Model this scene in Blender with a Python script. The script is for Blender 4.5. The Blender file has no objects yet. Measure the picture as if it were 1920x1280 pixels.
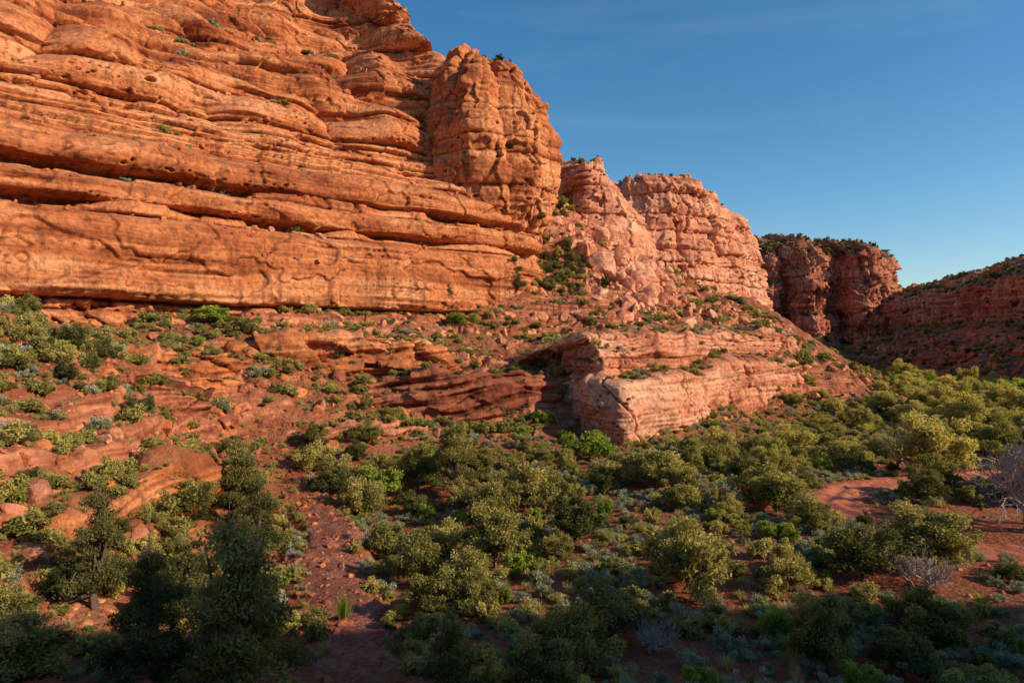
import bpy, math, time
import numpy as np
from mathutils import Vector
T0=time.time()
rng=np.random.default_rng(7)
S=bpy.context.scene
f4=np.float32
# ---------------------------------------------------------------- noise
_p=rng.permutation(256).astype(np.int32); _p=np.concatenate([_p,_p,_p])
_g=rng.normal(size=(256,3)); _g=(_g/np.linalg.norm(_g,axis=1)[:,None]).astype(f4)
def pn(x,y,z,s=0):
    x,y,z=np.broadcast_arrays(np.asarray(x,f4)+s*17.31,np.asarray(y,f4)+s*5.17,np.asarray(z,f4)+s*9.73)
    xi=np.floor(x).astype(np.int32);yi=np.floor(y).astype(np.int32);zi=np.floor(z).astype(np.int32)
    xf=x-xi;yf=y-yi;zf=z-zi
    fd=lambda t:t*t*t*(t*(t*6-15)+10)
    u,v,w=fd(xf),fd(yf),fd(zf)
    xi&=255;yi&=255;zi&=255
    def gr(a,b,c):
        h=_p[_p[_p[(xi+a)&255]+((yi+b)&255)]+((zi+c)&255)]
        g=_g[h]
        return g[...,0]*(xf-a)+g[...,1]*(yf-b)+g[...,2]*(zf-c)
    x00=gr(0,0,0)*(1-u)+gr(1,0,0)*u
    x10=gr(0,1,0)*(1-u)+gr(1,1,0)*u
    x01=gr(0,0,1)*(1-u)+gr(1,0,1)*u
    x11=gr(0,1,1)*(1-u)+gr(1,1,1)*u
    return 1.6*((x00*(1-v)+x10*v)*(1-w)+(x01*(1-v)+x11*v)*w)
def fbm(x,y,z,o=4,s=0,g=0.5):
    r=0;a=1
    for i in range(o):
        r=r+a*pn(x,y,z,s+i*3);x=x*2.03;y=y*2.03;z=z*2.03;a*=g
    return r
def sst(a,b,x):
    t=np.clip((x-a)/(b-a),0,1);return t*t*(3-2*t)
def cells(x,y,s=0):
    xi=np.floor(x).astype(np.int32);yi=np.floor(y).astype(np.int32)
    bd=np.full(x.shape,9.0,f4);br=np.zeros(x.shape,f4)
    R=np.random.default_rng(100+s).random((256,3)).astype(f4)
    for a in(-1,0,1):
        for b in(-1,0,1):
            h=_p[_p[(xi+a)&255]+((yi+b)&255)]
            r=R[h];dx=xi+a+r[...,0]-x;dy=yi+b+r[...,1]-y
            d=np.sqrt(dx*dx+dy*dy);m=d<bd
            bd=np.where(m,d,bd);br=np.where(m,r[...,2],br)
    return bd,br
# ---------------------------------------------------------------- mesh helpers
def mk_mesh(name,V,F,mats=(),midx=None,smooth=True,tint=None):
    V=np.ascontiguousarray(V,f4).reshape(-1,3);F=np.ascontiguousarray(F,np.int32)
    n=F.shape[1];me=bpy.data.meshes.new(name)
    me.vertices.add(len(V));me.vertices.foreach_set('co',V.ravel())
    me.loops.add(F.size);me.loops.foreach_set('vertex_index',F.ravel())
    me.polygons.add(len(F));me.polygons.foreach_set('loop_start',np.arange(0,F.size,n,dtype=np.int32))
    for m in mats: me.materials.append(m)
    if midx is not None: me.polygons.foreach_set('material_index',np.asarray(midx,np.int32))
    me.polygons.foreach_set('use_smooth',np.full(len(F),smooth))
    if tint is not None:
        a=me.attributes.new('tint','FLOAT','POINT');a.data.foreach_set('value',np.asarray(tint,f4))
    me.update(calc_edges=True)
    return me
def add(name,me,loc=(0,0,0),rot=(0,0,0),sc=(1,1,1)):
    o=bpy.data.objects.new(name,me);S.collection.objects.link(o)
    o.location=loc;o.rotation_euler=rot;o.scale=sc;return o
def gridF(nv,nu):
    i=np.arange(nv*nu).reshape(nv,nu)
    return np.stack([i[:-1,:-1],i[:-1,1:],i[1:,1:],i[1:,:-1]],-1).reshape(-1,4)
# ---------------------------------------------------------------- materials
def N(nt,t,**k):
    n=nt.nodes.new(t)
    for a,b in k.items(): setattr(n,a,b)
    return n
def newmat(name):
    m=bpy.data.materials.new(name);m.use_nodes=True;nt=m.node_tree
    b=nt.nodes['Principled BSDF'];b.inputs['Roughness'].default_value=.9
    b.inputs['Specular IOR Level'].default_value=.15
    return m,nt,b
def vmath(nt,op,a,b=None):
    n=N(nt,'ShaderNodeVectorMath',operation=op)
    if isinstance(a,tuple): n.inputs[0].default_value=a
    else: nt.links.new(a,n.inputs[0])
    if b is not None:
        if isinstance(b,tuple): n.inputs[1].default_value=b
        else: nt.links.new(b,n.inputs[1])
    return n.outputs[0]
def fm(nt,op,a,b=None,c=None,clamp=False):
    n=N(nt,'ShaderNodeMath',operation=op,use_clamp=clamp)
    for i,v in enumerate((a,b,c)):
        if v is None: continue
        if isinstance(v,(int,float)): n.inputs[i].default_value=v
        else: nt.links.new(v,n.inputs[i])
    return n.outputs[0]
def noise(nt,vec,scale,detail=4,rough=.55,dist=0):
    n=N(nt,'ShaderNodeTexNoise');nt.links.new(vec,n.inputs['Vector'])
    n.inputs['Scale'].default_value=scale;n.inputs['Detail'].default_value=detail
    n.inputs['Roughness'].default_value=rough;n.inputs['Distortion'].default_value=dist
    return n.outputs[0]
def ramp(nt,fac,stops):
    r=N(nt,'ShaderNodeValToRGB');e=r.color_ramp.elements
    while len(e)<len(stops): e.new(.5)
    for i,(p,c) in enumerate(stops):
        e[i].position=p;e[i].color=(c[0],c[1],c[2],1)
    nt.links.new(fac,r.inputs[0]);return r.outputs[0]
def mix(nt,fac,a,b,mode='MIX'):
    n=N(nt,'ShaderNodeMix',data_type='RGBA',blend_type=mode)
    for s,v in((n.inputs[0],fac),(n.inputs[6],a),(n.inputs[7],b)):
        if isinstance(v,(int,float)): s.default_value=v
        elif isinstance(v,tuple): s.default_value=(*v,1)
        else: nt.links.new(v,s)
    return n.outputs[2]
def rock_mat(name,dark,mid,light,bed=1.1,dust=(.36,.14,.07),varn=.5,bump=.75,dustamt=.5,fs=1.):
    m,nt,b=newmat(name)
    g=N(nt,'ShaderNodeNewGeometry');P=g.outputs['Position']
    warp=vmath(nt,'MULTIPLY',P,(.03,.03,bed))
    wn=noise(nt,P,.05,2)
    cmb=N(nt,'ShaderNodeCombineXYZ');nt.links.new(fm(nt,'MULTIPLY',wn,2.5*bed),cmb.inputs[2])
    wv=vmath(nt,'ADD',warp,cmb.outputs[0])
    bands=noise(nt,wv,.5,6,.62)
    big=noise(nt,P,.07*fs,5,.62)
    fine=noise(nt,P,1.6*fs,9,.7)
    f=fm(nt,'ADD',fm(nt,'MULTIPLY',bands,.5),fm(nt,'MULTIPLY',big,.5))
    c=ramp(nt,f,[(.39,dark),(.48,mid),(.60,light)])
    c=mix(nt,.85,c,ramp(nt,fine,[(.30,(.32,.26,.24)),(.5,(1,1,1)),(.70,(1.45,1.42,1.4))]),'MULTIPLY')
    st=noise(nt,vmath(nt,'MULTIPLY',P,(.9,.9,.07)),.8,5,.6)
    sm=ramp(nt,st,[(.52,(0,0,0)),(.68,(1,1,1))])
    c=mix(nt,fm(nt,'MULTIPLY',sm,varn),c,(dark[0]*.45,dark[1]*.5,dark[2]*.6))
    sp=N(nt,'ShaderNodeSeparateXYZ');nt.links.new(g.outputs['Normal'],sp.inputs[0])
    fl=fm(nt,'MULTIPLY',ramp(nt,sp.outputs[2],[(.6,(0,0,0)),(.9,(1,1,1))]),dustamt)
    c=mix(nt,fl,c,dust)
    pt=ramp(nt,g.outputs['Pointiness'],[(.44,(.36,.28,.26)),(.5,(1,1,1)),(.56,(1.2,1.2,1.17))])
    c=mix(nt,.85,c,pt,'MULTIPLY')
    nt.links.new(c,b.inputs['Base Color'])
    fb=noise(nt,vmath(nt,'MULTIPLY',wv,(5,5,1)),3.0,5,.6)
    h=fm(nt,'ADD',fm(nt,'MULTIPLY',fb,.4),fm(nt,'MULTIPLY',fine,1.0))
    bp=N(nt,'ShaderNodeBump');bp.inputs['Strength'].default_value=bump;bp.inputs['Distance'].default_value=.5/fs
    nt.links.new(h,bp.inputs['Height']);nt.links.new(bp.outputs[0],b.inputs['Normal'])
    return m
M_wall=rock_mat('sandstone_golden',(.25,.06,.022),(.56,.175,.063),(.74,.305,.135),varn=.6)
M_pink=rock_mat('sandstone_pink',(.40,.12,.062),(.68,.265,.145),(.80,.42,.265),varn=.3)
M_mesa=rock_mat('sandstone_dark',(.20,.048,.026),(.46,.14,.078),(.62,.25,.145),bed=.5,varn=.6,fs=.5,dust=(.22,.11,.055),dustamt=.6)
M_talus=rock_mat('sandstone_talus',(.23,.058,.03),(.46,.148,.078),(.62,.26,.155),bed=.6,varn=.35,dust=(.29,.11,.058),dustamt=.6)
def soil_mat():
    m,nt,b=newmat('red_desert_soil')
    g=N(nt,'ShaderNodeNewGeometry');P=g.outputs['Position']
    big=noise(nt,P,.12,5,.6);mid=noise(nt,P,1.1,6,.65);fine=noise(nt,P,7,6,.7)
    c=ramp(nt,big,[(.3,(.20,.054,.026)),(.5,(.31,.09,.043)),(.7,(.39,.138,.07))])
    gp=ramp(nt,mid,[(.5,(0,0,0)),(.64,(1,1,1))])
    c=mix(nt,fm(nt,'MULTIPLY',gp,.6),c,(.20,.14,.06))
    c=mix(nt,.9,c,ramp(nt,fine,[(.28,(.32,.28,.27)),(.5,(1,1,1)),(.72,(1.6,1.5,1.45))]),'MULTIPLY')
    rk=noise(nt,vmath(nt,'MULTIPLY',P,(.15,.15,1.6)),1.2,6,.6)
    rc=ramp(nt,rk,[(.35,(.23,.062,.028)),(.5,(.46,.15,.072)),(.66,(.62,.26,.145))])
    rc=mix(nt,.8,rc,ramp(nt,mid,[(.3,(.42,.38,.36)),(.6,(1.2,1.2,1.2))]),'MULTIPLY')
    sp=N(nt,'ShaderNodeSeparateXYZ');nt.links.new(g.outputs['Normal'],sp.inputs[0])
    st=ramp(nt,sp.outputs[2],[(.60,(1,1,1)),(.82,(0,0,0))])
    c=mix(nt,st,c,rc)
    nt.links.new(c,b.inputs['Base Color'])
    vo=N(nt,'ShaderNodeTexVoronoi');nt.links.new(P,vo.inputs['Vector']);vo.inputs['Scale'].default_value=3.2
    h=fm(nt,'ADD',fm(nt,'MULTIPLY',mid,.7),fm(nt,'ADD',fm(nt,'MULTIPLY',fine,.3),fm(nt,'MULTIPLY',vo.outputs['Distance'],-.35)))
    bp=N(nt,'ShaderNodeBump');bp.inputs['Strength'].default_value=.95;bp.inputs['Distance'].default_value=.35
    nt.links.new(h,bp.inputs['Height']);nt.links.new(bp.outputs[0],b.inputs['Normal'])
    return m
M_soil=soil_mat()
def dirt_mat(name,c1,c2,c3,vs):
    m,nt,b=newmat(name)
    g=N(nt,'ShaderNodeNewGeometry');P=g.outputs['Position']
    vo=N(nt,'ShaderNodeTexVoronoi');nt.links.new(P,vo.inputs['Vector']);vo.inputs['Scale'].default_value=vs
    n1=noise(nt,P,.9,6,.6);n2=noise(nt,P,9,5,.7)
    c=ramp(nt,n1,[(.3,c1),(.5,c2),(.72,c3)])
    sp=N(nt,'ShaderNodeSeparateColor');nt.links.new(vo.outputs['Color'],sp.inputs[0])
    c=mix(nt,.6,c,ramp(nt,sp.outputs[0],[(0,(.5,.48,.48)),(1,(1.4,1.35,1.35))]),'MULTIPLY')
    c=mix(nt,.6,c,ramp(nt,n2,[(.3,(.55,.5,.5)),(.7,(1.3,1.3,1.3))]),'MULTIPLY')
    nt.links.new(c,b.inputs['Base Color'])
    bp=N(nt,'ShaderNodeBump');bp.inputs['Strength'].default_value=.7;bp.inputs['Distance'].default_value=.12
    nt.links.new(fm(nt,'ADD',fm(nt,'MULTIPLY',vo.outputs['Distance'],-1.),n2),bp.inputs['Height']);nt.links.new(bp.outputs[0],b.inputs['Normal'])
    return m
M_track=dirt_mat('track_dirt',(.38,.105,.052),(.50,.16,.088),(.58,.22,.13),1.4)
M_wash=dirt_mat('wash_gravel',(.19,.06,.038),(.28,.10,.068),(.38,.165,.12),4.5)
def leaf_mat(name,dark,mid,light,trans=.35):
    m=bpy.data.materials.new(name);m.use_nodes=True;nt=m.node_tree;nt.nodes.clear()
    o=N(nt,'ShaderNodeOutputMaterial')
    a=N(nt,'ShaderNodeAttribute',attribute_name='tint');oi=N(nt,'ShaderNodeObjectInfo')
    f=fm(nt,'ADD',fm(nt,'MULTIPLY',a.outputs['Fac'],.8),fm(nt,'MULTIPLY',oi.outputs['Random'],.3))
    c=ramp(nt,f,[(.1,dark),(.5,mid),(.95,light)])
    d=N(nt,'ShaderNodeBsdfDiffuse');t=N(nt,'ShaderNodeBsdfTranslucent')
    nt.links.new(c,d.inputs[0]);nt.links.new(mix(nt,1.,c,(1.35,1.3,.65),'MULTIPLY'),t.inputs[0])
    x=N(nt,'ShaderNodeMixShader');x.inputs[0].default_value=trans
    nt.links.new(d.outputs[0],x.inputs[1]);nt.links.new(t.outputs[0],x.inputs[2]);nt.links.new(x.outputs[0],o.inputs[0])
    return m
L_jun=leaf_mat('juniper_foliage',(.07,.07,.02),(.24,.215,.064),(.50,.42,.15))
L_oak=leaf_mat('oak_foliage',(.10,.10,.028),(.33,.29,.085),(.60,.49,.18))
L_dark=leaf_mat('dark_juniper_foliage',(.035,.043,.015),(.125,.125,.043),(.29,.25,.095))
L_sage=leaf_mat('sage_foliage',(.15,.16,.10),(.32,.33,.21),(.52,.51,.36),.2)
L_green=leaf_mat('bright_green_foliage',(.10,.145,.022),(.27,.33,.05),(.48,.52,.10),.4)
L_grass=leaf_mat('dry_grass_blades',(.22,.18,.07),(.44,.36,.15),(.64,.54,.26),.3)
L_yel=leaf_mat('yellow_bush_foliage',(.20,.18,.05),(.46,.40,.12),(.66,.56,.20),.4)
def bark(name,c):
    m,nt,b=newmat(name);g=N(nt,'ShaderNodeTexCoord')
    n=noise(nt,g.outputs['Object'],6,5,.7)
    nt.links.new(ramp(nt,n,[(.3,tuple(v*.5 for v in c)),(.7,tuple(v*1.3 for v in c))]),b.inputs['Base Color']);return m
M_bark=bark('juniper_bark',(.16,.11,.08));M_dead=bark('bare_twig_bark',(.42,.33,.28))
# ---------------------------------------------------------------- ground
wash=np.array([(-2,6,-9.5),(-4.8,18,-13.0),(-6.2,27,-13.2),(-7.4,33,-13.2),(-11,41,-13.2),(-12.8,48,-13.2),(-15.5,54,-13.1),(-20,62,-12),(-26,66,-10)],f4)
track=np.array([(90,44),(70,40),(50,35.5),(37,35.5),(29,39),(25.5,45),(24,51),(28,56),(38,60),(55,66),(80,80)],f4)
ctrl=np.array([
(0,24,-12),(-9,22,-12.2),(10,40,-12.2),(30,40,-12),(25,70,-12.2),(60,80,-12.3),(60,120,-12),(100,150,-11.5),(12,60,-12.3),(45,55,-12),(20,28,-12),(40,25,-11.5),(70,50,-11.5),
(80,110,-12),(42,100,-12.2),(-5,70,-12.2),(5,66,-12.3),(11,75,-12.3),(24,85,-12.4),(36,105,-12.2),(48,118,-8),
(14,96,-1.5),(24,108,-.5),(6,92,-4),(40,124,1),(53,131,-1),(67,135,-6.3),(78,128,-11.8),(87,150,-12),(62,125,-7),(70,150,-4),
(10,150,31),(6,129,13),(13.7,125,9.5),(26,140,13.5),(45.7,150,9),(57,150,5),(27,120,1.5),(7.7,110,0),(49,185,14),(73,200,12),(85,215,4),
(-56,75,2.3),(-46,84,3),(-36,92,4),(-20,105,5),(-8,115,7),(0,123,11),(-75,62,4),(-110,50,6),
(-32.7,82,.3),(-42.7,72,0),(-23.7,98,3),(-12,98,0),(-21,75,-6.4),(-31.5,72,-3.4),(-28.9,66,-7.6),(-7.3,85,-7.3),(-14,70,-11.4),(-23,65,-10.7),(6.3,88,-6),(8.7,80,-11.9),(-.8,98,-3),
(-37.5,50,1.),(-30,49,-2.6),(-24.5,47,-7.0),(-20.5,48,-12.5),(-26,35,-6.0),(-32,40,-3),(-22.5,40,-8.2),(-19,38,-11.6),(-18.7,25,-11),(-60,45,5),(-70,60,6),(-17,46,-13),(-34,60,-2.6),(-25,58,-9.0),
(150,320,-2),(110,300,6),(191,330,-2),(127,170,-12),(133,230,-12),(140,275,-10),(165,225,-6),(160,280,-8),(175,290,-4),(110,240,-9),(100,190,-10.5),
(0,0,-2.6),(0,10,-8),(-10,10,-7.5),(15,10,-9.5),(0,-30,0),(-40,0,0),(40,2,-6),(56,12,-8),(73,5.5,27),(74,-6,40),(74,-25,46),(70,-50,38),(94,4,31),(105,-20,48),(75,23,-5),(100,28,-4),(120,40,0),(-100,200,20),(0,260,20),(-150,0,10),(150,0,28),(0,-150,10),  # tall points right of and behind camera: unseen ridge added to shade foreground
(400,400,10),(-400,400,30),(-400,-400,10),(400,-400,10),(3000,0,0),(-3000,0,0),(0,3000,0),(0,-3000,0),(3000,3000,0),(-3000,3000,0),(300,100,10)],f4)
cc=4.0
def ph(d2): return np.sqrt(d2+cc*cc)
d2=((ctrl[:,None,:2]-ctrl[None,:,:2])**2).sum(-1)
Aw=np.linalg.solve(ph(d2).astype(float)+np.eye(len(ctrl))*-.3,ctrl[:,2].astype(float)).astype(f4)
def rbf(x,y):
    r=np.zeros(x.shape,f4)
    for (cx,cy,_),w in zip(ctrl,Aw): r+=w*ph((x-cx)**2+(y-cy)**2)
    return r
def pathdist(x,y,path):
    bd=np.full(x.shape,1e9,f4);bz=np.zeros(x.shape,f4)
    for a,b in zip(path[:-1],path[1:]):
        d=b[:2]-a[:2];L=(d*d).sum();t=np.clip(((x-a[0])*d[0]+(y-a[1])*d[1])/L,0,1)
        q=np.sqrt((x-a[0]-t*d[0])**2+(y-a[1]-t*d[1])**2);m=q<bd
        bd=np.where(m,q,bd)
        if len(a)>2: bz=np.where(m,a[2]+t*(b[2]-a[2]),bz)
    return bd,bz
def axis(lo,hi,st,elo,ehi,mid=None):
    c=list(np.arange(lo,hi,st));s=st;v=lo;L=[]
    while v>elo: s*=1.09;v-=s;L.append(v)
    s=st;v=hi;R=[]
    while v<ehi:
        s=s*1.012 if (mid and v<mid) else s*1.09
        R.append(v);v+=s
    return np.array(L[::-1]+c+R,f4)
GX=axis(-66,76,.19,-3000,3000,215);GY=axis(12,134,.2,-3000,3000,360)
X,Y=np.meshgrid(GX,GY)
Z=rbf(X,Y)
near=(np.abs(X)<260)&(np.abs(Y)<420)
Z0=Z.copy()
slope=sst(-11.3,-9.0,Z0)*near
Z=Z+near*(1.2*pn(X/15,Y/15,0,1)*(.2+.8*slope)+.30*fbm(X/4,Y/4,0,4,2)*(.35+1.3*slope)+.07*pn(X/.9,Y/.9,0,5))
rug=pn(X/5,Y/5,.5,31)
Z+=slope*(.6*(np.abs(pn(X/3.2,Y/3.2,0,33))**.8)+.3*np.abs(pn(X/1.3,Y/1.3,0,35))+.16*np.abs(pn(X/.6,Y/.6,0,37)))*(sst(-.4,.1,rug))
zz=Z+1.1*pn(X/9,Y/9,.3,8)+.5*pn(X/2.3,Y/2.3,0,4)+.2*pn(X/.7,Y/.7,0,6)
per=2.0;t=zz/per;fl=np.floor(t);fr=t-fl
step=(fl+sst(.72,.95,fr)*.85+.15*fr)*per-(zz-Z)
mk=sst(-.05,.25,pn(X/12,Y/12,0,11)+.10)*slope*.9
Z=Z*(1-mk)+step*mk
wd,wz=pathdist(X,Y,wash)
wob=.8*pn(X/3,Y/3,0,21)
w=1-sst(1.0,3.0,wd+1.5*wob)
Z=Z*(1-w)+(wz+.12*pn(X/.7,Y/.7,0,9)+.15*pn(X/2.5,Y/2.5,0,10))*w
td,_=pathdist(X,Y,track)
w=1-sst(1.2,4,td+.5*wob)
Z=Z*(1-w)+(-12.15+.25*pn(X/20,Y/20,0,3)+.10*np.cos(np.clip(td,0,1.6)*4.0))*w
Z=Z.astype(f4)
V=np.stack([X,Y,Z],-1)
add('ground',mk_mesh('ground',V,gridF(*X.shape),[M_soil]))
def gz(x,y):
    x=np.asarray(x,float);y=np.asarray(y,float)
    i=np.clip(np.searchsorted(GX,x)-1,0,len(GX)-2);j=np.clip(np.searchsorted(GY,y)-1,0,len(GY)-2)
    a=(x-GX[i])/(GX[i+1]-GX[i]);b=(y-GY[j])/(GY[j+1]-GY[j])
    return (Z[j,i]*(1-a)+Z[j,i+1]*a)*(1-b)+(Z[j+1,i]*(1-a)+Z[j+1,i+1]*a)*b
def crom(P,t):
    n=len(P);i=np.clip(np.floor(t).astype(int),0,n-2);f=(t-i).reshape((-1,)+(1,)*(P.ndim-1))
    Q=np.concatenate([[2*P[0]-P[1]],P,[2*P[-1]-P[-2]]]);a,b,c,d=Q[i],Q[i+1],Q[i+2],Q[i+3]
    return .5*((2*b)+(-a+c)*f+(2*a-5*b+4*c-d)*f*f+(-a+3*b-3*c+d)*f**3)
def ribbon(name,path,hw,mat,lift,st=.2,rag=.45):
    P=np.array(path)[:,:2];L=np.linalg.norm(np.diff(P,axis=0),axis=1).sum()
    t=np.linspace(0,len(P)-1,int(L/st));C=crom(P,t)
    T=np.gradient(C,axis=0);T/=np.linalg.norm(T,axis=1)[:,None];Nn=np.stack([T[:,1],-T[:,0]],-1)
    s=np.linspace(-1,1,int(2*hw/st)+3)
    W0=hw*(1+rag*pn(C[:,0]/2.5,C[:,1]/2.5,0,31)+.2*pn(C[:,0]/.7,C[:,1]/.7,0,32));W1=hw*(1+rag*pn(C[:,0]/2.5,C[:,1]/2.5,5,31)+.2*pn(C[:,0]/.7,C[:,1]/.7,5,32))
    sw=np.where(s[None,:]<0,W0[:,None],W1[:,None])*s[None,:]
    x=C[:,0:1]+Nn[:,0:1]*sw;y=C[:,1:2]+Nn[:,1:2]*sw
    z=gz(x,y)+lift-.12*(np.abs(s)>.97)
    add(name,mk_mesh(name,np.stack([x,y,z],-1),gridF(*x.shape)[:, ::-1],[mat]))
ribbon('dirt_track',track,2.0,M_track,.03)
ribbon('dry_wash',wash[:-2],1.5,M_wash,.03,.2,.8)
print('ground',time.time()-T0)
# ---------------------------------------------------------------- cliffs
def bandshape(zs,edges,amp):
    edges=np.array(edges,f4);i=np.clip(np.searchsorted(edges,zs)-1,0,len(edges)-2)
    a=edges[i];h=edges[i+1]-a;f=np.clip((zs-a)/h,0,1)
    return amp*np.minimum(1,h/4)**.6*(f**.18*(1-f)**.4*1.7)
sheets={}
def sheet(name,net,mat,res,vres=None,style=None,seed=0):
    net=np.array(net,f4)
    R,C=net.shape[:2];vres=vres or res
    cu=np.linalg.norm(np.diff(net,axis=1),axis=2).max(0);cv=np.linalg.norm(np.diff(net,axis=0),axis=2).mean(1)
    nu=int(cu.sum()/res);nv=int(cv.sum()/vres)
    tu=np.interp(np.linspace(0,cu.sum(),nu),np.concatenate([[0],np.cumsum(cu)]),np.arange(C))
    tv=np.interp(np.linspace(0,cv.sum(),nv),np.concatenate([[0],np.cumsum(cv)]),np.arange(R))
    A=crom(net,tv);A=crom(A.transpose(1,0,2),tu).transpose(1,0,2).astype(f4)
    def nrm(A):
        n=np.cross(np.gradient(A,axis=1),np.gradient(A,axis=0));return n/(np.linalg.norm(n,axis=2)[...,None]+1e-9)
    n=nrm(A)
    hN=n*np.array([1,1,.3],f4);hN/=np.linalg.norm(hN,axis=2)[...,None]+1e-9
    u=np.concatenate([[0],np.cumsum(np.linalg.norm(np.diff(A[len(A)//3],axis=0),axis=1))])[None,:]+0*A[...,0]
    u=u.astype(f4)
    D=style(A[...,0],A[...,1],A[...,2],u,n[...,2],seed)
    A=A+hN*D[...,None]
    n=nrm(A)
    add(name,mk_mesh(name,A,gridF(*A.shape[:2]),[mat]))
    sheets[name]=(A,n);print(name,A.shape,time.time()-T0)
def wall_style(x,y,z,u,nz,s):
    zs=z+.8*pn(u/40,0,0,s+1)+.3*pn(u/8,0,z/9,s+2)
    E=[-8,3.4,4.8,15.2,16.4,19.8,20.8,25.8,27.0,28.2,29.6,31.4,33.5,38.5,45.5,52,59,68,80,100]
    ed=np.array(E,f4)
    up=sst(29,38,z);lowm=1-up
    D=bandshape(zs,E,(2.9-.9*up)*(1+.4*pn(u/14,0,zs/6,s+3)))
    # deep recesses under the main beds
    for lo,hi,dp in((3.5,4.7,1.2),(15.2,16.1,1.8),(19.7,20.6,1.9),(25.9,26.7,1.6),(28.3,29.1,1.5),(31.4,32.1,1.3),(38.4,39.3,1.2)):
        D-=dp*sst(lo-.25,lo,zs)*(1-sst(hi,hi+.25,zs))*sst(-.4,.05,pn(u/13,0,lo,s+40))
    bid=np.clip(np.searchsorted(ed,zs)-1,0,99)
    D+=.7*pn(u/9,0,bid*3.7,s+21)*(zs>15)
    m=sst(-.1,.3,pn(u/20,0,zs/5,s+22)+.1*(zs>26))
    D+=.32*np.tanh(3*pn(u/22,0,zs*.9,s+4))*m
    D+=.10*np.tanh(3*pn(u/10,0,zs*2.6,s+5))*(.3+.7*m)
    D+=.45*fbm(x/10,y/10,z/8,3,s+6)*(.7+1.*up)
    L=fbm(x/21,y/21,z/15,2,s+9);D+=up*(7.*(np.abs(L)**.75-.45))
    D+=.12*fbm(x/1.5,y/1.5,z/1.1,3,s+8)
    bm=(1-sst(4,6,zs));d,r=cells(u/2.6,zs/1.9,s+2);D+=bm*(1.8*(r-.4)-.6*sst(.4,.7,d))
    fk=pn(u/7,0,zs/4,s+15)+.3*pn(u/1.7,0,zs/1.5,s+16);D+=.4*sst(.16,.20,fk)
    fk=pn(u/13,0,zs/7,s+17)+.2*pn(u/2.5,0,zs/2,s+18);D-=.5*sst(.26,.32,fk)
    row=np.exp(-((zs-21.3)/.6)**2)+np.exp(-((zs-25.0)/.5)**2)*.3+np.exp(-((zs-30.3)/1.3)**2)*.7+np.exp(-((zs-36)/1.6)**2)*.3+np.exp(-((zs-16.6)/.4)**2)*.5+np.exp(-((zs-33)/.8)**2)*.5
    clu=sst(-.25,.25,pn(u/9,0,zs/4,s+25))
    d,r=cells(u/1.2,zs/.7,s);q=.14+.34*np.mod(r*7.31,1);D-=.9*(1-sst(q*.4,q,d))*(r<.85*row*clu)
    d,r=cells(u/2.8,zs/1.3,s+4);q=.12+.3*np.mod(r*5.7,1);D-=1.3*(1-sst(q*.4,q,d))*(r<.5*row*sst(-.1,.3,pn(u/18,0,3,s)))
    d,r=cells(u/.9,zs/.6,s+7);q=.1+.3*np.mod(r*9.1,1);D-=.35*(1-sst(q*.4,q,d))*(r<.22*clu*sst(.0,.3,pn(u/14,0,zs/6,s+27)))*lowm
    return D
def mknet(cols,rows):
    out=[]
    for k,(z,s) in enumerate(rows):
        out.append([(c[0]+c[2]*s*c[4],c[1]+c[3]*s*c[4],z*(c[5] if len(c)>5 else 1)+(c[6] if len(c)>6 else 0)) for c in cols])
    return out
a=(-.647,.763)
colsA=[(-125,48,*a,1),(-100,52,*a,1),(-76,62,*a,1),(-59,71,*a,1),(-46,83,*a,1),(-36,92,*a,1),(-20,105,*a,1),(-8,115,-.7,.71,.92),(0,122,-.78,.62,.76),(3.5,128,-.85,.5,.6),(3,136,-1,.2,.6),(-2,150,-1,0,.6),(-12,170,-.9,-.3,.5)]
rowsA=[(-6,-.5),(4,0),(10,.2),(15.4,.8),(16.3,2.6),(20,3.4),(21,5),(26,6.6),(28,9.5),(33,14),(38,16.5),(45,22),(52,31),(60,40),(75,57),(95,85)]
sheet('sandstone_cliff',mknet(colsA,rowsA),M_wall,.15,.14,wall_style,1)
def tower_style(vert=1.,strat=1.,per=4.,pock=0.3,blk=0.):
    def f(x,y,z,u,nz,s):
        zs=z+1.0*pn(u/30,0,0,s+1)+.3*pn(u/6,0,z/8,s+2)
        E=np.cumsum(np.random.default_rng(s).uniform(.3,1.8,60)*per)-20
        D=strat*bandshape(zs,E,1.5*(1+.6*pn(u/10,0,zs/5,s+3)))
        m=sst(-.15,.3,pn(u/14,0,zs/6,s+22))
        D+=strat*m*(.35*np.tanh(3*pn(u/18,0,zs*.8,s+4))+.1*np.tanh(3*pn(u/9,0,zs*2.4,s+5)))
        v=pn(u/8,0,z/60,s+6);D+=vert*2.4*(np.abs(v)**.7-.3)
        v=pn(u/3.2,0,z/22,s+7);D+=vert*.7*(np.abs(v)**.7-.3)*sst(-.2,.2,pn(u/9,0,z/9,s+23))
        if blk:
            d,r=cells(u/7+.2*pn(u/5,0,z/9,s),zs/13,s+3);D+=blk*(r-.5)*2
            d,r=cells(u/3,zs/5,s+5);D+=blk*(r-.5)*.8
        D+=1.0*fbm(x/9,y/9,z/9,4,s+8)+.14*fbm(x/1.7,y/1.7,z/1.4,3,s+9)
        fk=pn(u/6,0,zs/5,s+15)+.3*pn(u/1.6,0,zs/1.5,s+16);D+=.6*sst(.12,.16,fk)
        fk=pn(u/10,0,zs/9,s+17)+.2*pn(u/2,0,zs/2,s+18);D-=.9*sst(.18,.21,fk)
        d,r=cells(u/1.5,zs/1.0,s);D-=.6*(1-sst(.12,.4,d))*(r<pock)
        return D
    return f
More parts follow.
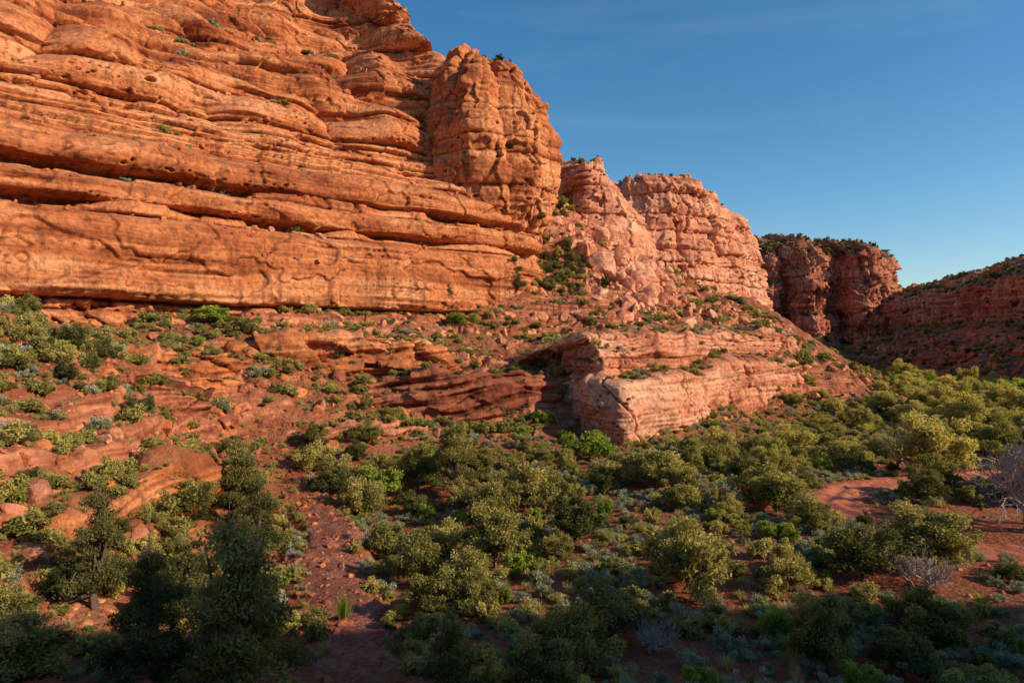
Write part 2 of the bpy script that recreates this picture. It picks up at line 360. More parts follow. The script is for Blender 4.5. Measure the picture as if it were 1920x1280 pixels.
B=[(-26,150,.6,-.2,1),(-20,138,.7,-.1,1),(-16.5,126,.7,.5,.8),(-9,119.5,.2,.9,1),(-1,121.5,-.3,.9,1),(4.8,126,-.7,.6,1),(8.0,131,-1,.3,1),(7,142,-1,0,1),(0,155,-.6,-.6,1)]
rb=[(13,5),(22,3.0),(28,.6),(33,.2),(38,.5),(44,2.8),(49,5.5),(51.5,7.4),(53,9),(53.6,12),(53,16)]
sheet('sandstone_tower',mknet(B,rb),M_wall,.16,.16,tower_style(.9,.6,4.5,.05,.4),21)
C=[(8,175,.6,0,.6),(11,160,.6,.3,.6),(14.0,150,.5,.8,.6),(20,147,0,1,1),(27,149,-.7,.7,1.2),(33,155,-1,.3,1.6),(36,165,-1,0,1.6),(35,185,-.9,-.3,1.3)]
rc=[(8,-.5),(14,0),(20,1.2),(26,2.8),(32,5.2),(37,7.6),(40,9.5),(41.0,12),(40,16)]
sheet('sandstone_buttress',mknet(C,rc),M_pink,.17,.17,tower_style(.4,.6,6,.03,.3),33)
Dn=[(20,215,.4,.6,1,.97),(28,196,.3,1,1,.97),(38,188,0,1,1,.98),(50,190,-.2,1,1,.99),(59,196,-.4,.9,1,.98),(67,205,-.5,.85,1,.90),(76,216,-.7,.7,1,.86),(84,230,-1,.3,1,.80),(85,250,-1,0,1,.72),(78,275,-1,0,1,.7)]
rd=[(6,-1.5),(14,0),(20,.8),(28,1.8),(36,3),(41,4.5),(45,6),(47,8),(48.5,13),(48,30)]
sheet('sandstone_cliff_face',mknet(Dn,rd),M_pink,.22,.2,tower_style(1.1,.8,4.,.03,1.1),45)
En=[(92,350,.2,1,1,.93),(105,326,.1,1,1,.97),(117,331,0,1,1,1),(123,320,.3,1,1,1),(131,327,-.2,1,1,1),(138,313,0,1,1,1),(146,322,.2,1,1,1),(157,331,0,1,1,1),(164,317,.1,1,1,1),(175,321,-.2,1,1,1),(184,329,-.3,1,1,.99),(194,338,-.7,.7,1,.96),(199,354,-1,.2,1,.9),(197,385,-1,0,1,.9)]
re=[(-10,-20),(-3,-9),(3,-3.5),(11,-2.5),(13,.5),(18,1),(26,2),(28.5,4),(36,5),(41,7),(44,12),(50,32),(53.5,55),(52,90)]
sheet('far_mesa',mknet(En,re),M_mesa,.34,.32,tower_style(1.3,.6,9.,0,2.2),57)
def hill_style(x,y,z,u,nz,s):
    D=2.2*fbm(x/18,y/18,z/18,4,s)+.7*fbm(x/3,y/3,z/3,3,s+3)
    v=pn(u/9,0,z/60,s+8);D+=1.8*(np.abs(v)**.8-.3)
    m=1-sst(.35,.7,nz)
    D+=m*(2.2*(np.abs(pn(u/5,0,z/40,s+6))**.7-.3)+.6*np.tanh(3*pn(u/12,0,z*.8,s+4)))
    D+=(1-m)*.8*np.tanh(3*pn(u/20,0,z*.35,s+14))
    return D
Fn=[(150,330,.8,.6,1,.8),(146,300,.85,.5,1,.92),(140,262,.85,.5,1,.98),(133,225,.85,.5,1,1.0),(127,190,.85,.5,1,1.03),(132,150,.85,.5,1,1.06),(150,110,.85,.4,1,1.1),(175,60,.9,.3,1,1.1),(200,0,1,0,1,1.1)]
rf=[(-15,-6),(-12,0),(-2,15),(6,29),(8,31),(14,32.5),(20,34),(22.5,40),(25.5,50),(27.5,65),(28,100)]
sheet('canyon_hill',mknet(Fn,rf),M_mesa,.36,.32,hill_style,63)
Hn=[(-2,104,.3,.9,1),(3,95,.4,.9,1),(8,84,.2,.95,.9),(12.2,77.6,-.3,.95,1),(17,82.5,-.75,.66,1),(25,92,-.75,.66,1),(33,103,-.75,.66,1),(42,112,-.75,.66,1),(52,123,-.7,.7,.9),(58,131,-.9,.4,.7),(60,142,-1,.1,.7)]
Hz=[-1.0,-.6,-.2,-.3,0,.6,1.1,1.5,1.2,0,-2]
rh=[(-15,-.9),(-12,-.4),(-8.5,-.5),(-6,.1),(-5.0,1.0),(-4.8,4.2),(-3.2,4.8),(-1.2,5.6),(.1,7.4),(.5,10),(-.6,16),(-3,22)]
net=[[(c[0]+c[2]*s*c[4],c[1]+c[3]*s*c[4],z+(Hz[i] if z>-10 else 0)) for i,c in enumerate(Hn)] for z,s in rh]
def fin_style(x,y,z,u,nz,s):
    zs=z+.4*pn(u/9,0,z/5,s)
    top=sst(-5.5,-4.5,z)
    D=.3*np.tanh(3*pn(u/13,0,zs*.8,s+1))*(.5+top)+.08*np.tanh(3*pn(u/6,0,zs*3,s+2))
    D+=1.1*fbm(x/8,y/8,z/6,3,s+3)+.10*fbm(x/.9,y/.9,z/.8,3,s+4)
    D+=top*bandshape(zs,[-6,-3.3,-2.2,-.7,.2,3],.9)
    c=pn(u/8+zs/12,0,zs/25,s+12);D-=.9*np.exp(-(c/.018)**2)
    d,r=cells(u/.9,zs/.65,s);D-=.5*(1-sst(.14,.4,d))*(r<.28*sst(-.1,.3,pn(u/10,0,z/5,s+9)))
    fk=pn(u/4.5,0,zs/3.5,s+15)+.2*pn(u,0,zs,s+16);D+=.4*sst(.12,.16,fk)
    return D
sheet('sandstone_fin',net,M_pink,.13,.11,fin_style,71)
def outcrop(name,path,zb,zt,mat,seed,depth=6,st=.13,tz=None,fwd=0.,blk=1.3,lay=.25,tilt=.03):
    P=np.array(path,f4);T=np.gradient(P,axis=0);T/=np.linalg.norm(T,axis=1)[:,None];Nn=np.stack([-T[:,1],T[:,0]],-1)
    P=P-Nn*fwd
    rows=[(zb-3,-.8),(zb,0),(zb+(zt-zb)*.35,.0),(zb+(zt-zb)*.42,.8),(zb+(zt-zb)*.8,1.0),(zt,1.5),(zt+.2,3),(zt-.2,depth*.7),(zt-2.5,depth+2)]
    tz=tz if tz is not None else [0]*len(P)
    net=[[(P[i,0]+Nn[i,0]*s,P[i,1]+Nn[i,1]*s,z+tz[i]-(1.8 if i in(0,len(P)-1) else 0)) for i in range(len(P))] for z,s in rows]
    def sty(x,y,z,u,nz,s):
        zs=z+.5*pn(u/9,0,z/5,s)-tilt*u
        d,r=cells(u/5.2+.25*zs,zs/3.1,s)
        D=blk*(r-.5)-.4*sst(.5,.75,d)
        D+=lay*np.tanh(3*pn(u/14,0,zs*1.2,s+1))+.13*np.tanh(3*pn(u/7,0,zs*3.2,s+2))
        D+=1.1*fbm(x/6,y/6,z/5,3,s+3)+.08*fbm(x/.8,y/.8,z/.7,3,s+4)
        return D
    sheet(name,net,mat,st,st,sty,seed)
outcrop('rock_outcrop',[(-37,78),(-30,79),(-23.5,82),(-19,84.5),(-12,86),(-8,91)],-6,.2,M_wall,81,7,tz=[-.5,-.5,0,.6,.2,-1],fwd=1.8,blk=2.4,lay=.3,tilt=.06)
outcrop('rock_outcrop.001',[(-19,79),(-12,79.5),(-5,81),(2,84),(8,88)],-11.5,-4.0,M_talus,87,8,fwd=1.5,blk=.6,lay=.55,tilt=.12)
outcrop('rock_outcrop.002',[(-21.5,30),(-20.3,36),(-19.6,42),(-20,47),(-22.5,53)],-13,-7.9,M_wall,91,5,.1,fwd=.9,blk=.7,tilt=.1)
outcrop('rock_outcrop.003',[(-58,62),(-49,66),(-39,68),(-31,71),(-27,77)],-5,-1.2,M_wall,95,6,fwd=1.,blk=1.2,lay=.4,tilt=.08)
outcrop('rock_outcrop.004',[(-27,67),(-21,70),(-14,72.5),(-6,76)],-12,-8.8,M_talus,97,4,fwd=.5,blk=.8,lay=.5,tilt=.12)
outcrop('rock_outcrop.005',[(-46,52),(-38,54),(-31,56),(-26,60)],-6,-3.2,M_talus,99,4,blk=1.,lay=.4)
print('cliffs',time.time()-T0)
# ---------------------------------------------------------------- plants
def quads(c,a,b): return np.stack([c-a-b,c+a-b,c+a+b,c-a+b],1)
def leaves(cent,size,r,asp=.45,up=0.):
    n=len(cent);a=r.normal(size=(n,3));a[:,2]+=up*2;a/=np.linalg.norm(a,axis=1)[:,None]
    b=np.cross(a,r.normal(size=(n,3)));b/=np.linalg.norm(b,axis=1)[:,None]
    s=(size*r.uniform(.6,1.4,n))[:,None];return quads(cent,a*s,b*s*asp)
def tube(pts,rad,k=5):
    pts=np.array(pts,float);n=len(pts);V=[]
    for i,p in enumerate(pts):
        t=pts[min(i+1,n-1)]-pts[max(i-1,0)];t/=np.linalg.norm(t)+1e-9
        a=np.cross(t,(0.3,1,.1));a/=np.linalg.norm(a);b=np.cross(t,a)
        for j in range(k):
            q=2*math.pi*j/k;V.append(p+rad[i]*(a*math.cos(q)+b*math.sin(q)))
    F=[(i*k+j,i*k+(j+1)%k,(i+1)*k+(j+1)%k,(i+1)*k+j) for i in range(n-1) for j in range(k)]
    return np.array(V),np.array(F)
def plant(name,leafm,barkm,seed,R=(1,1,1),zc=1.,nc=30,cr=.35,nl=9000,ls=.05,shape='round',trunk=True,up=0.,asp=.45):
    r=np.random.default_rng(seed);R=np.array(R)
    d=r.normal(size=(nc,3));d/=np.linalg.norm(d,axis=1)[:,None];rad=r.uniform(.2,1,nc)**.5*r.uniform(.6,1.15,nc)
    ang=np.arctan2(d[:,1],d[:,0]);rad*=1+.22*np.sin(2*ang+seed)+.15*np.sin(3*ang+2*seed)
    C=d*rad[:,None]*R
    if shape=='cone':
        h=r.uniform(-1,1,nc);w=(1-(h+1)/2)**.65*.95+.08;q=r.uniform(0,6.28,nc);rr=np.sqrt(r.uniform(.1,1,nc))*w*r.uniform(.6,1.3,nc)
        C=np.stack([np.cos(q)*rr*R[0],np.sin(q)*rr*R[1],h*R[2]],-1)
    C[:,2]=np.where(C[:,2]<-.55*R[2],C[:,2]*.6,C[:,2]);C[:,2]+=zc
    VV=[];FF=[];MI=[];TT=[];off=0
    crs=cr*r.uniform(.45,1.35,nc);tc=r.uniform(0,1,nc)
    w=crs**2;k=r.choice(nc,nl,p=w/w.sum())
    dd=r.normal(size=(nl,3));dd/=np.linalg.norm(dd,axis=1)[:,None]
    rr=r.uniform(.05,1,nl)**.5*r.uniform(.8,1.35,nl)
    q=C[k]+dd*(crs[k]*rr)[:,None]*np.array([1,1,.8])
    kp=q[:,2]>.02;q=q[kp];kk=k[kp];rr=rr[kp]
    LQ=leaves(q,ls,r,asp,up)
    n=len(LQ);VV.append(LQ.reshape(-1,3));FF.append(np.arange(n*4).reshape(-1,4));MI.append(np.zeros(n));off=n*4
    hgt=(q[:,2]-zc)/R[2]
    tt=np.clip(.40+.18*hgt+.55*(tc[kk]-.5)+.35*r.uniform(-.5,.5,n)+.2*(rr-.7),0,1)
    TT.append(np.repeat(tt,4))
    if trunk:
        stems=[];m=min(nc,22)
        base=np.array([0,0,-.15*zc]);fork=np.array([.05*zc,0,.3*zc])
        stems.append(([base,fork*.5,fork],[.075*zc,.06*zc,.05*zc]))
        for c in C[r.choice(nc,m,replace=False)]:
            mid=(fork+c)/2+r.normal(size=3)*.08*zc;tip=c+(c-mid)*.5
            stems.append(([fork,mid,c,tip],[.035*zc,.022*zc,.010*zc,.003*zc]))
        for p,ra in stems:
            v,f=tube(p,ra);VV.append(v);FF.append(f+off);MI.append(np.ones(len(f)));TT.append(np.full(len(v),.5));off+=len(v)
    return mk_mesh(name,np.concatenate(VV),np.concatenate(FF),[leafm,barkm],np.concatenate(MI),False,np.concatenate(TT))
def bare(name,seed,depth=6,h=1.,m=M_dead,spread=.55):
    r=np.random.default_rng(seed);VV=[];FF=[];off=[0]
    def br(p,d,L,ra,k):
        q=p+d*L;mid=p+d*L*.5+r.normal(size=3)*L*.07
        v,f=tube([p,mid,q],[ra,ra*.8,ra*.6],4 if k<4 else 3);VV.append(v);FF.append(f+off[0]);off[0]+=len(v)
        if k>=depth: return
        for _ in range(3 if k<depth-1 else 4):
            nd=d+r.normal(size=3)*spread;nd[2]+=.2;nd/=np.linalg.norm(nd);br(q if r.random()<.6 else mid,nd,L*r.uniform(.6,.85),ra*.6,k+1)
    for i in range(4):
        d=np.array([r.normal()*.4,r.normal()*.4,1]);d/=np.linalg.norm(d);br(np.array([r.normal()*.1,r.normal()*.1,-.1]),d,h*.28,.035*h,1)
    return mk_mesh(name,np.concatenate(VV),np.concatenate(FF),[m],None,False)
def tuft(name,leafm,seed,n=260,h=1.,w=.4,bw=.012):
    r=np.random.default_rng(seed)
    q=r.uniform(0,6.28,n);t=r.uniform(0,1,n)*w;H=h*r.uniform(.5,1,n)
    b=np.stack([np.cos(q)*t*.3,np.sin(q)*t*.3,0*q-.03],-1);e=np.stack([np.cos(q)*t*1.2,np.sin(q)*t*1.2,H],-1)
    s=np.stack([-np.sin(q),np.cos(q),0*q],-1)*bw*r.uniform(.7,1.5,n)[:,None]
    Q=np.stack([b-s,b+s,e+s*.25,e-s*.25],1)
    return mk_mesh(name,Q.reshape(-1,3),np.arange(n*4).reshape(-1,4),[leafm],None,False,np.repeat(r.uniform(0,1,n),4))
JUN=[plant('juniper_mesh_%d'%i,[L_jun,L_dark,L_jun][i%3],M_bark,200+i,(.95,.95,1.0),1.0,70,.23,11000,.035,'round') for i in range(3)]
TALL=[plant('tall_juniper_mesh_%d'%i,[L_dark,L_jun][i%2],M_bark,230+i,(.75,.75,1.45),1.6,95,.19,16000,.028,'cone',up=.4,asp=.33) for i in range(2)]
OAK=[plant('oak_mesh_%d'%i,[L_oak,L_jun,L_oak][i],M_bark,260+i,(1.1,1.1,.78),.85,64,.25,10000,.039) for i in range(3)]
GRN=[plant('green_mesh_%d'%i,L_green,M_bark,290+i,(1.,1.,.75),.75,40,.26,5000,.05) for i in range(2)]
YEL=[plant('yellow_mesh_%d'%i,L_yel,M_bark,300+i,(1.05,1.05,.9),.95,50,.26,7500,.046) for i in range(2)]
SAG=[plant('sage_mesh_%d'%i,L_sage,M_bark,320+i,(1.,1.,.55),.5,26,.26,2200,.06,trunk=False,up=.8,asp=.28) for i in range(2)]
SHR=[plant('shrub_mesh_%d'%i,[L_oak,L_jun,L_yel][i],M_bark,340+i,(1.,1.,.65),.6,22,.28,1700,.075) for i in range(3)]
GRS=[tuft('grass_mesh_%d'%i,L_grass,360+i,220,.7,.55) for i in range(2)]
BARE=[bare('bare_mesh_0',5),bare('bare_mesh_1',9)]
TWG=bare('twig_mesh',19,4,1.,M_dead,.8)
def rockmesh(name,seed,mat):
    import bmesh
    r=np.random.default_rng(seed);bm=bmesh.new();bmesh.ops.create_icosphere(bm,subdivisions=3,radius=1)
    V=np.array([v.co[:] for v in bm.verts]);F=np.array([[v.index for v in f.verts] for f in bm.faces]);bm.free()
    for _ in range(11):
        n=r.normal(size=3);n/=np.linalg.norm(n);d=r.uniform(.45,.8);k=V@n;V-=np.outer(np.clip(k-d,0,None)*.97,n)
    V*=r.uniform(.7,1.2,3);V+=.04*np.stack([pn(V[:,0]*3,V[:,1]*3,V[:,2]*3,seed+i) for i in range(3)],-1)
    return mk_mesh(name,V,F,[mat],None,False)
RCK=[rockmesh('rock_mesh_%d'%i,400+i,[M_talus,M_wall][i%2]) for i in range(5)]
RCKP=[rockmesh('pink_rock_mesh_%d'%i,420+i,M_pink) for i in range(4)]
def scatter(name,meshes,P,scale,tilt=0.,seed=0):
    r=np.random.default_rng(seed);n=len(P)
    if n==0: return
    col=bpy.data.collections.new(name+'_source')
    for i,me in enumerate(meshes):
        o=bpy.data.objects.new('%s_part_%02d'%(name,i),me);col.objects.link(o)
    me=bpy.data.meshes.new(name);me.vertices.add(n);me.vertices.foreach_set('co',np.asarray(P,f4).ravel())
    rot=np.stack([r.normal(size=n)*tilt,r.normal(size=n)*tilt,r.uniform(0,6.28,n)],-1).astype(f4)
    sc=np.asarray(scale,f4)
    if sc.ndim==1: sc=sc[:,None]*np.stack([r.uniform(.75,1.25,n),r.uniform(.75,1.25,n),r.uniform(.7,1.2,n)],-1)
    for nm,ty,dt,key in(('rot','FLOAT_VECTOR',rot,'vector'),('scl','FLOAT_VECTOR',sc.astype(f4),'vector'),('idx','INT',r.integers(0,len(meshes),n).astype(np.int32),'value')):
        at=me.attributes.new(nm,ty,'POINT');at.data.foreach_set(key,dt.ravel())
    o=add(name,me)
    ng=bpy.data.node_groups.new(name+'_nodes','GeometryNodeTree')
    ng.interface.new_socket('Geometry',in_out='INPUT',socket_type='NodeSocketGeometry')
    ng.interface.new_socket('Geometry',in_out='OUTPUT',socket_type='NodeSocketGeometry')
    gi=ng.nodes.new('NodeGroupInput');go=ng.nodes.new('NodeGroupOutput');ip=ng.nodes.new('GeometryNodeInstanceOnPoints')
    ci=ng.nodes.new('GeometryNodeCollectionInfo');ci.inputs['Collection'].default_value=col
    ci.inputs['Separate Children'].default_value=True;ci.inputs['Reset Children'].default_value=True
    def na(nm,ty):
        q=ng.nodes.new('GeometryNodeInputNamedAttribute');q.data_type=ty;q.inputs['Name'].default_value=nm
        return [s for s in q.outputs if s.enabled and s.name=='Attribute'][0]
    er=ng.nodes.new('FunctionNodeEulerToRotation')
    L=ng.links.new
    L(gi.outputs[0],ip.inputs['Points']);L(ci.outputs[0],ip.inputs['Instance']);ip.inputs['Pick Instance'].default_value=True
    L(na('idx','INT'),ip.inputs['Instance Index']);L(na('rot','FLOAT_VECTOR'),er.inputs[0]);L(er.outputs[0],ip.inputs['Rotation'])
    L(na('scl','FLOAT_VECTOR'),ip.inputs['Scale']);L(ip.outputs[0],go.inputs[0])
    md=o.modifiers.new('scatter','NODES');md.node_group=ng
    return o
def onground(x,y,dz=0.): return np.stack([x,y,gz(x,y)+dz],-1)
def filt(x,y,wr=2.8,tr=2.3):
    a,_=pathdist(x.astype(f4),y.astype(f4),wash[:-2]);b,_=pathdist(x.astype(f4),y.astype(f4),track);return (a>wr)&(b>tr)
placed=[]
def tree(name,me,x,y,s,w=None,rz=None):
    w=w or s
    add(name,me,(x,y,float(gz(x,y))-.05),(0,0,rng.uniform(0,6.28) if rz is None else rz),(w,w,s));placed.append((x,y,w))
tree('juniper_tree',TALL[0],-18.0,29.5,1.6,1.9)
tree('juniper_tree',TALL[0],-20.5,35,.9,1.1)
tree('juniper_tree',TALL[1],-17.6,44.5,2.0,2.4)
tree('juniper_tree',TALL[0],-15.4,41.5,1.6,1.9)
tree('juniper_tree',TALL[1],-8.7,21.6,2.1,2.6)
tree('juniper_tree',TALL[0],-12.0,22.8,1.6,2.1)
tree('juniper_tree',TALL[1],-9.6,25.2,1.5,1.7)
tree('juniper_tree',JUN[2],-15.5,21.5,1.2,1.7)
tree('juniper_tree',JUN[0],-10.8,28.0,1.1,1.4)
tree('juniper_tree',JUN[1],-16.8,35,1.0,1.3)
tree('juniper_tree',TALL[1],-5,60,2.1,3.0)
tree('juniper_tree',JUN[0],-8.5,62,2.2,2.2)
tree('juniper_tree',JUN[1],-15.5,58.5,1.6,2.0)
tree('juniper_tree',JUN[1],4.2,45,1.7,2.0)
tree('juniper_tree',JUN[2],-1,41,1.8,2.1)
tree('juniper_tree',JUN[0],-5.4,38.5,1.7,1.6)
tree('juniper_tree',JUN[0],-8.2,44.5,1.4,1.5)
tree('juniper_tree',JUN[2],-4.0,33,1.2,1.3)
tree('scrub_oak',OAK[0],12,58,2.0,3.0)
tree('scrub_oak',OAK[2],19,49,2.0,2.7)
tree('scrub_oak',OAK[2],9,33.5,2.1,2.2)
tree('scrub_oak',OAK[0],1.5,55,2.3,2.6)
tree('scrub_oak',OAK[1],-1.5,52,2.0,1.8)
tree('juniper_tree',JUN[1],18,35,1.6,2.1)
tree('juniper_tree',JUN[2],22.5,36.5,1.7,2.3)
tree('juniper_tree',JUN[0],4,28,1.3,1.5)
tree('juniper_tree',TALL[1],-2.0,22.5,1.0,1.2)
tree('juniper_tree',JUN[1],14,24.5,.9,1.3)
tree('green_bush',GRN[0],-11.6,60.0,2.0,2.2)
tree('green_bush',GRN[1],8,71,2.2,2.6)
tree('green_bush',GRN[0],-36.5,83,1.7,2.8)
tree('green_bush',GRN[1],-8,106,1.5,2.6)
tree('green_bush',GRN[0],16,41,.9,1.2)
tree('bare_cottonwood',BARE[0],33,44,8.5,7)
tree('bare_cottonwood',BARE[1],39.5,66,6.,6.)
tree('bare_shrub',BARE[1],5.5,27,1.9,2.2)
tree('bare_shrub',BARE[0],-3.5,23,1.8,1.8)
tree('bare_shrub',BARE[1],20.5,34,2.6,3.2)
tree('pine_tree',TALL[0],-10.5,110,1.9,1.8)
tree('pine_tree',TALL[0],.5,119,2.2,2.4)
tree('yucca_plant',tuft('yucca_mesh',L_green,9,160,1.,.5,.022),-8.0,32.5,1.3,1.1)
tree('desert_willow',YEL[0],40,51,2.6,2.8)
tree('desert_willow',YEL[1],38,62,3.0,3.2)
PT=np.array(placed)
def sparse(x,y,minr,keep=None):
    acc=[];cellsz=max(minr.max(),.5);H={}
    for i in range(len(x)):
        cx,cy=int(x[i]//cellsz),int(y[i]//cellsz);ok=True
        for a in(-1,0,1):
            for b in(-1,0,1):
                for j in H.get((cx+a,cy+b),()):
                    if (x[i]-x[j])**2+(y[i]-y[j])**2<(minr[i]*.5+minr[j]*.5)**2: ok=False;break
                if not ok:break
            if not ok:break
        if ok: acc.append(i);H.setdefault((cx,cy),[]).append(i)
    return np.array(acc,int)
def avoidplaced(x,y,s,k=.75):
    d=np.sqrt((x[:,None]-PT[:,0])**2+(y[:,None]-PT[:,1])**2)-(PT[:,2]+s[:,None])*k
    return d.min(1)>0
finp=np.array([(8,78),(12,76),(25,91),(37,105),(45,113)],f4)
def fardist(x,y): return pathdist(x.astype(f4),y.astype(f4),finp)[0]
def thicket(name,meshes,n,box,smin,smax,dens,seed,sp=1.5,zmax=-9.5,extra=None,pw=1.,wr=1.5):
    r=np.random.default_rng(seed);x=r.uniform(box[0],box[1],n);y=r.uniform(box[2],box[3],n);s=smin+(smax-smin)*r.random(n)**pw
    m=filt(x,y,wr+s*.6,2.0+s*.6)&(gz(x,y)<zmax)&avoidplaced(x,y,s)
    m&=(pn(x/9,y/9,0,seed)>dens)
    if extra is not None: m&=extra(x,y)
    x,y,s=x[m],y[m],s[m];k=sparse(x,y,s*sp);x,y,s=x[k],y[k],s[k]
    scatter(name,meshes,onground(x,y,-.06*s),s,.06,seed);return len(x)
fe=lambda x,y:(fardist(x,y)>7)
print(thicket('juniper_thicket',JUN+OAK,1300,(-20,52,20,80),.6,1.9,-.1,11,2.35,extra=fe,pw=1.2))
print(thicket('oak_thicket',OAK+YEL,1500,(14,112,62,170),.8,2.2,-.18,12,2.1,extra=fe))
print(thicket('cottonwood_grove',YEL+[GRN[0]],300,(62,125,85,175),1.8,3.2,-.4,17,1.5))
print(thicket('sagebrush',SAG,7000,(-16,80,20,125),.3,.8,-.35,13,2.0))
print(thicket('low_green_shrubs',GRN+[SHR[2]],1000,(-16,75,22,125),.3,1.0,-.1,14,2.2))
print(thicket('dry_grass',GRS,9000,(-30,80,20,120),.35,.9,-.3,15,1.2,zmax=-4,wr=.9))
print(thicket('low_shrubs',SHR,6000,(-22,85,20,130),.25,.8,-.3,18,1.9,wr=1.1))
print(thicket('dead_twigs',[TWG],600,(-22,60,20,80),.5,1.2,-.35,19,2.8))
def hillside(name,meshes,n,box,smin,smax,dens,seed,zmin=-10.5,stm=1.):
    r=np.random.default_rng(seed);x=r.uniform(box[0],box[1],n);y=r.uniform(box[2],box[3],n);s=smin+(smax-smin)*r.random(n)**3
    h=.5;gx=(gz(x+h,y)-gz(x-h,y));gy=(gz(x,y+h)-gz(x,y-h));st=np.sqrt(gx**2+gy**2)
    m=(gz(x,y)>zmin)&(st<stm)&(pn(x/8,y/8,0,seed)+.5*pn(x/2.5,y/2.5,0,seed+1)>dens)&avoidplaced(x,y,s,.4)
    x,y,s=x[m],y[m],s[m];scatter(name,meshes,onground(x,y,-.05*s),s,.1,seed);print(name,len(x))
hillside('hillside_shrubs',SHR+[SHR[1],SHR[0],SAG[0]],20000,(-70,90,28,165),.2,1.1,-.15,21)
hillside('hillside_junipers',JUN+OAK,620,(-66,80,30,160),.5,1.6,.0,22)
hillside('mound_shrubs',SHR+[JUN[1],OAK[1],SHR[1]],900,(-50,-18,26,60),.25,1.1,-.25,26,-12)
hillside('hillside_grass',GRS,16000,(-60,90,28,140),.3,.8,-.2,23)
hillside('hillside_green_shrubs',GRN,300,(-50,80,60,160),.3,.9,-.1,24)
hillside('gully_shrubs',SHR+JUN,450,(2,14,122,160),.4,1.4,-.3,25,stm=3)
hillside('distant_shrubs',SHR,3500,(90,175,165,330),.5,1.4,-.3,27,-99)
def ledge(name,src,meshes,n,smin,smax,seed,nzmin=.75,zr=(-99,99),sink=.05,dens=-9,pw=3):
    r=np.random.default_rng(seed);Pp=[]
    for k in src:
        A,nn=sheets[k];m=(nn[...,2]>nzmin)&(A[...,2]>zr[0])&(A[...,2]<zr[1]);m[:2]=False
        m&=A[...,2]>gz(A[...,0],A[...,1])+.05
        q=A[m]
        if dens>-5: q=q[pn(q[:,0]/9,q[:,1]/9,0,seed)>dens]
        if len(q): Pp.append(q[r.choice(len(q),min(n,len(q)),replace=False)])
    if not Pp: return
    P=np.concatenate(Pp);s=smin+(smax-smin)*r.random(len(P))**pw
    P[:,2]-=sink*s;scatter(name,meshes,P,s,.12,seed);print(name,len(P))
ledge('ledge_shrubs',['sandstone_cliff'],SHR+[SAG[0]],260,.2,1.1,31,.88,(5,62),dens=-.1)
ledge('cliff_top_shrubs',['sandstone_tower','sandstone_buttress','sandstone_cliff_face'],SHR+JUN,60,.3,1.1,32,.85)
ledge('fin_shrubs',['sandstone_fin'],SHR+[SAG[0]]+GRS,800,.2,.8,33,.8)
ledge('outcrop_shrubs',['rock_outcrop','rock_outcrop.001','rock_outcrop.002','rock_outcrop.003','rock_outcrop.004','rock_outcrop.005'],SHR+GRS,160,.2,.8,34,.8)
ledge('mesa_shrubs',['far_mesa'],[JUN[1],SHR[1],SHR[0]],2200,.5,1.4,35,.6)
ledge('canyon_hill_shrubs',['canyon_hill'],[SHR[1],SHR[0],JUN[1],SAG[0]],9000,.4,1.3,36,.5,dens=-.35)
ledge('canyon_hill_rocks',['canyon_hill'],RCK,12000,.25,1.9,37,.4,sink=.2,pw=4)
ledge('ledge_rocks',['sandstone_cliff'],RCK,900,.12,.8,38,.8,(3,60),sink=-.1)
def rocks(name,meshes,n,box,smin,smax,seed,dens,zmin=-11,zmax=99,pw=5,extra=None):
    r=np.random.default_rng(seed);x=r.uniform(box[0],box[1],n);y=r.uniform(box[2],box[3],n);s=smin+(smax-smin)*r.random(n)**pw
    z=gz(x,y);m=(z>zmin)&(z<zmax)&(pn(x/7,y/7,0,seed)+.4*pn(x/2,y/2,0,seed+1)>dens)
    if extra is not None: m&=extra(x,y)
    x,y,s=x[m],y[m],s[m];scatter(name,meshes,onground(x,y,-.25*s),s,.5,seed);print(name,len(x))
rocks('talus_boulders',RCK,24000,(-68,95,26,165),.08,1.5,41,-.2,pw=5)
rocks('mound_stones',RCK,5000,(-50,-16,26,62),.05,.5,45,-.3,-12,pw=5)
rocks('valley_stones',RCK,6000,(-20,60,18,90),.04,.3,42,-.3,-99,-10)
rocks('wash_stones',RCK,5500,(-26,0,18,66),.05,.45,43,-9,-99,-9,4,lambda x,y:pathdist(x.astype(f4),y.astype(f4),wash)[0]<2.8)
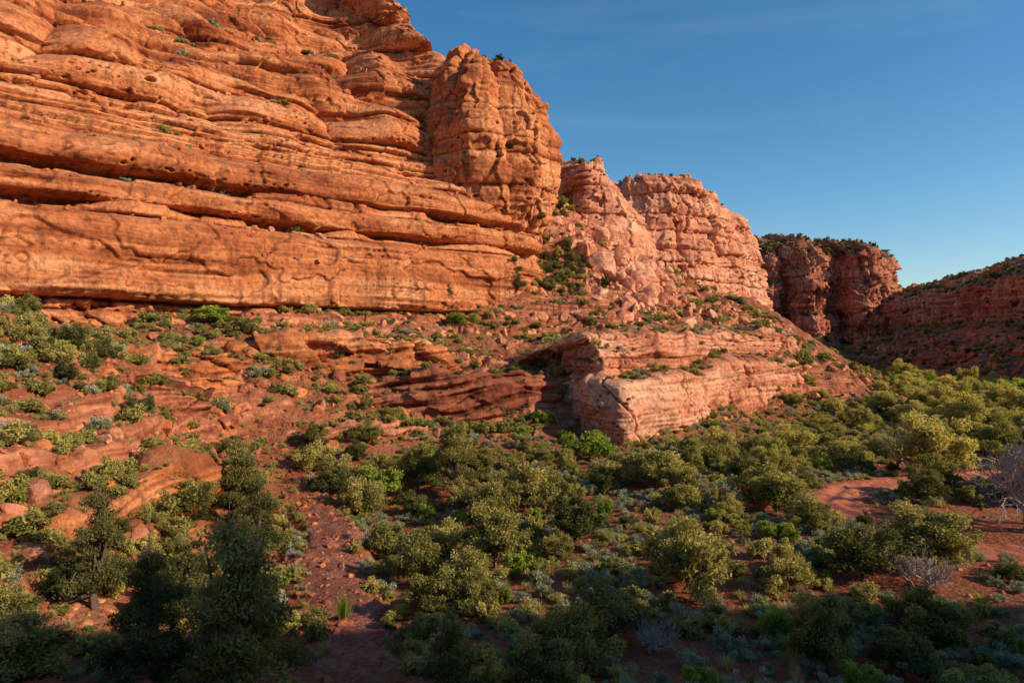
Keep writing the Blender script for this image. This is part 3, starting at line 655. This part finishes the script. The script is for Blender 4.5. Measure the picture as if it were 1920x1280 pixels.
r=np.random.default_rng(77);n=300;x=26+r.normal(size=n)*5;y=137+r.normal(size=n)*6;s=.5+2.2*r.random(n)**2.5
scatter('boulder_pile',RCKP,onground(x,y,0)+np.stack([0*x,0*x,.3*s],-1),s,.6,77)
rocks('cone_boulders',RCKP,900,(5,60,112,160),.3,1.7,44,-.4,-2,40,4)
# ---------------------------------------------------------------- light
sd=Vector((.945,-.33,0)).normalized();el=math.radians(28)
d=Vector((sd.x*math.cos(el),sd.y*math.cos(el),math.sin(el)))
L=bpy.data.lights.new('sun','SUN');L.energy=5.0;L.angle=math.radians(.5);L.color=(1,.85,.62)
o=bpy.data.objects.new('sun',L);S.collection.objects.link(o);o.rotation_euler=d.to_track_quat('Z','Y').to_euler()
W=bpy.data.worlds.new('World');S.world=W;W.use_nodes=True;nt=W.node_tree
bg=nt.nodes['Background'];sk=N(nt,'ShaderNodeTexSky',sky_type='NISHITA');sk.sun_disc=False
sk.sun_elevation=el;sk.sun_rotation=math.atan2(d.x,d.y);sk.altitude=1500;sk.air_density=1.15;sk.dust_density=1.6;sk.ozone_density=2.4
hs=N(nt,'ShaderNodeHueSaturation');hs.inputs['Saturation'].default_value=1.3;hs.inputs['Hue'].default_value=.494
nt.links.new(sk.outputs[0],hs.inputs['Color'])
tc=N(nt,'ShaderNodeTexCoord');cn=noise(nt,vmath(nt,'MULTIPLY',tc.outputs['Generated'],(1.2,1.2,6)),1.6,7,.6,.6)
cf=ramp(nt,cn,[(.5,(0,0,0)),(.8,(.08,.08,.08))])
cl=mix(nt,cf,hs.outputs[0],(5.,5.6,6.2))
nt.links.new(cl,bg.inputs[0]);bg.inputs[1].default_value=.14
cam=bpy.data.cameras.new('camera');cam.lens=24;cam.sensor_width=36;cam.clip_end=8000
o=bpy.data.objects.new('camera',cam);S.collection.objects.link(o);o.rotation_euler=(math.radians(90),0,0);S.camera=o
S.view_settings.view_transform='Standard';S.view_settings.look='None';S.view_settings.exposure=0
print('done',time.time()-T0)
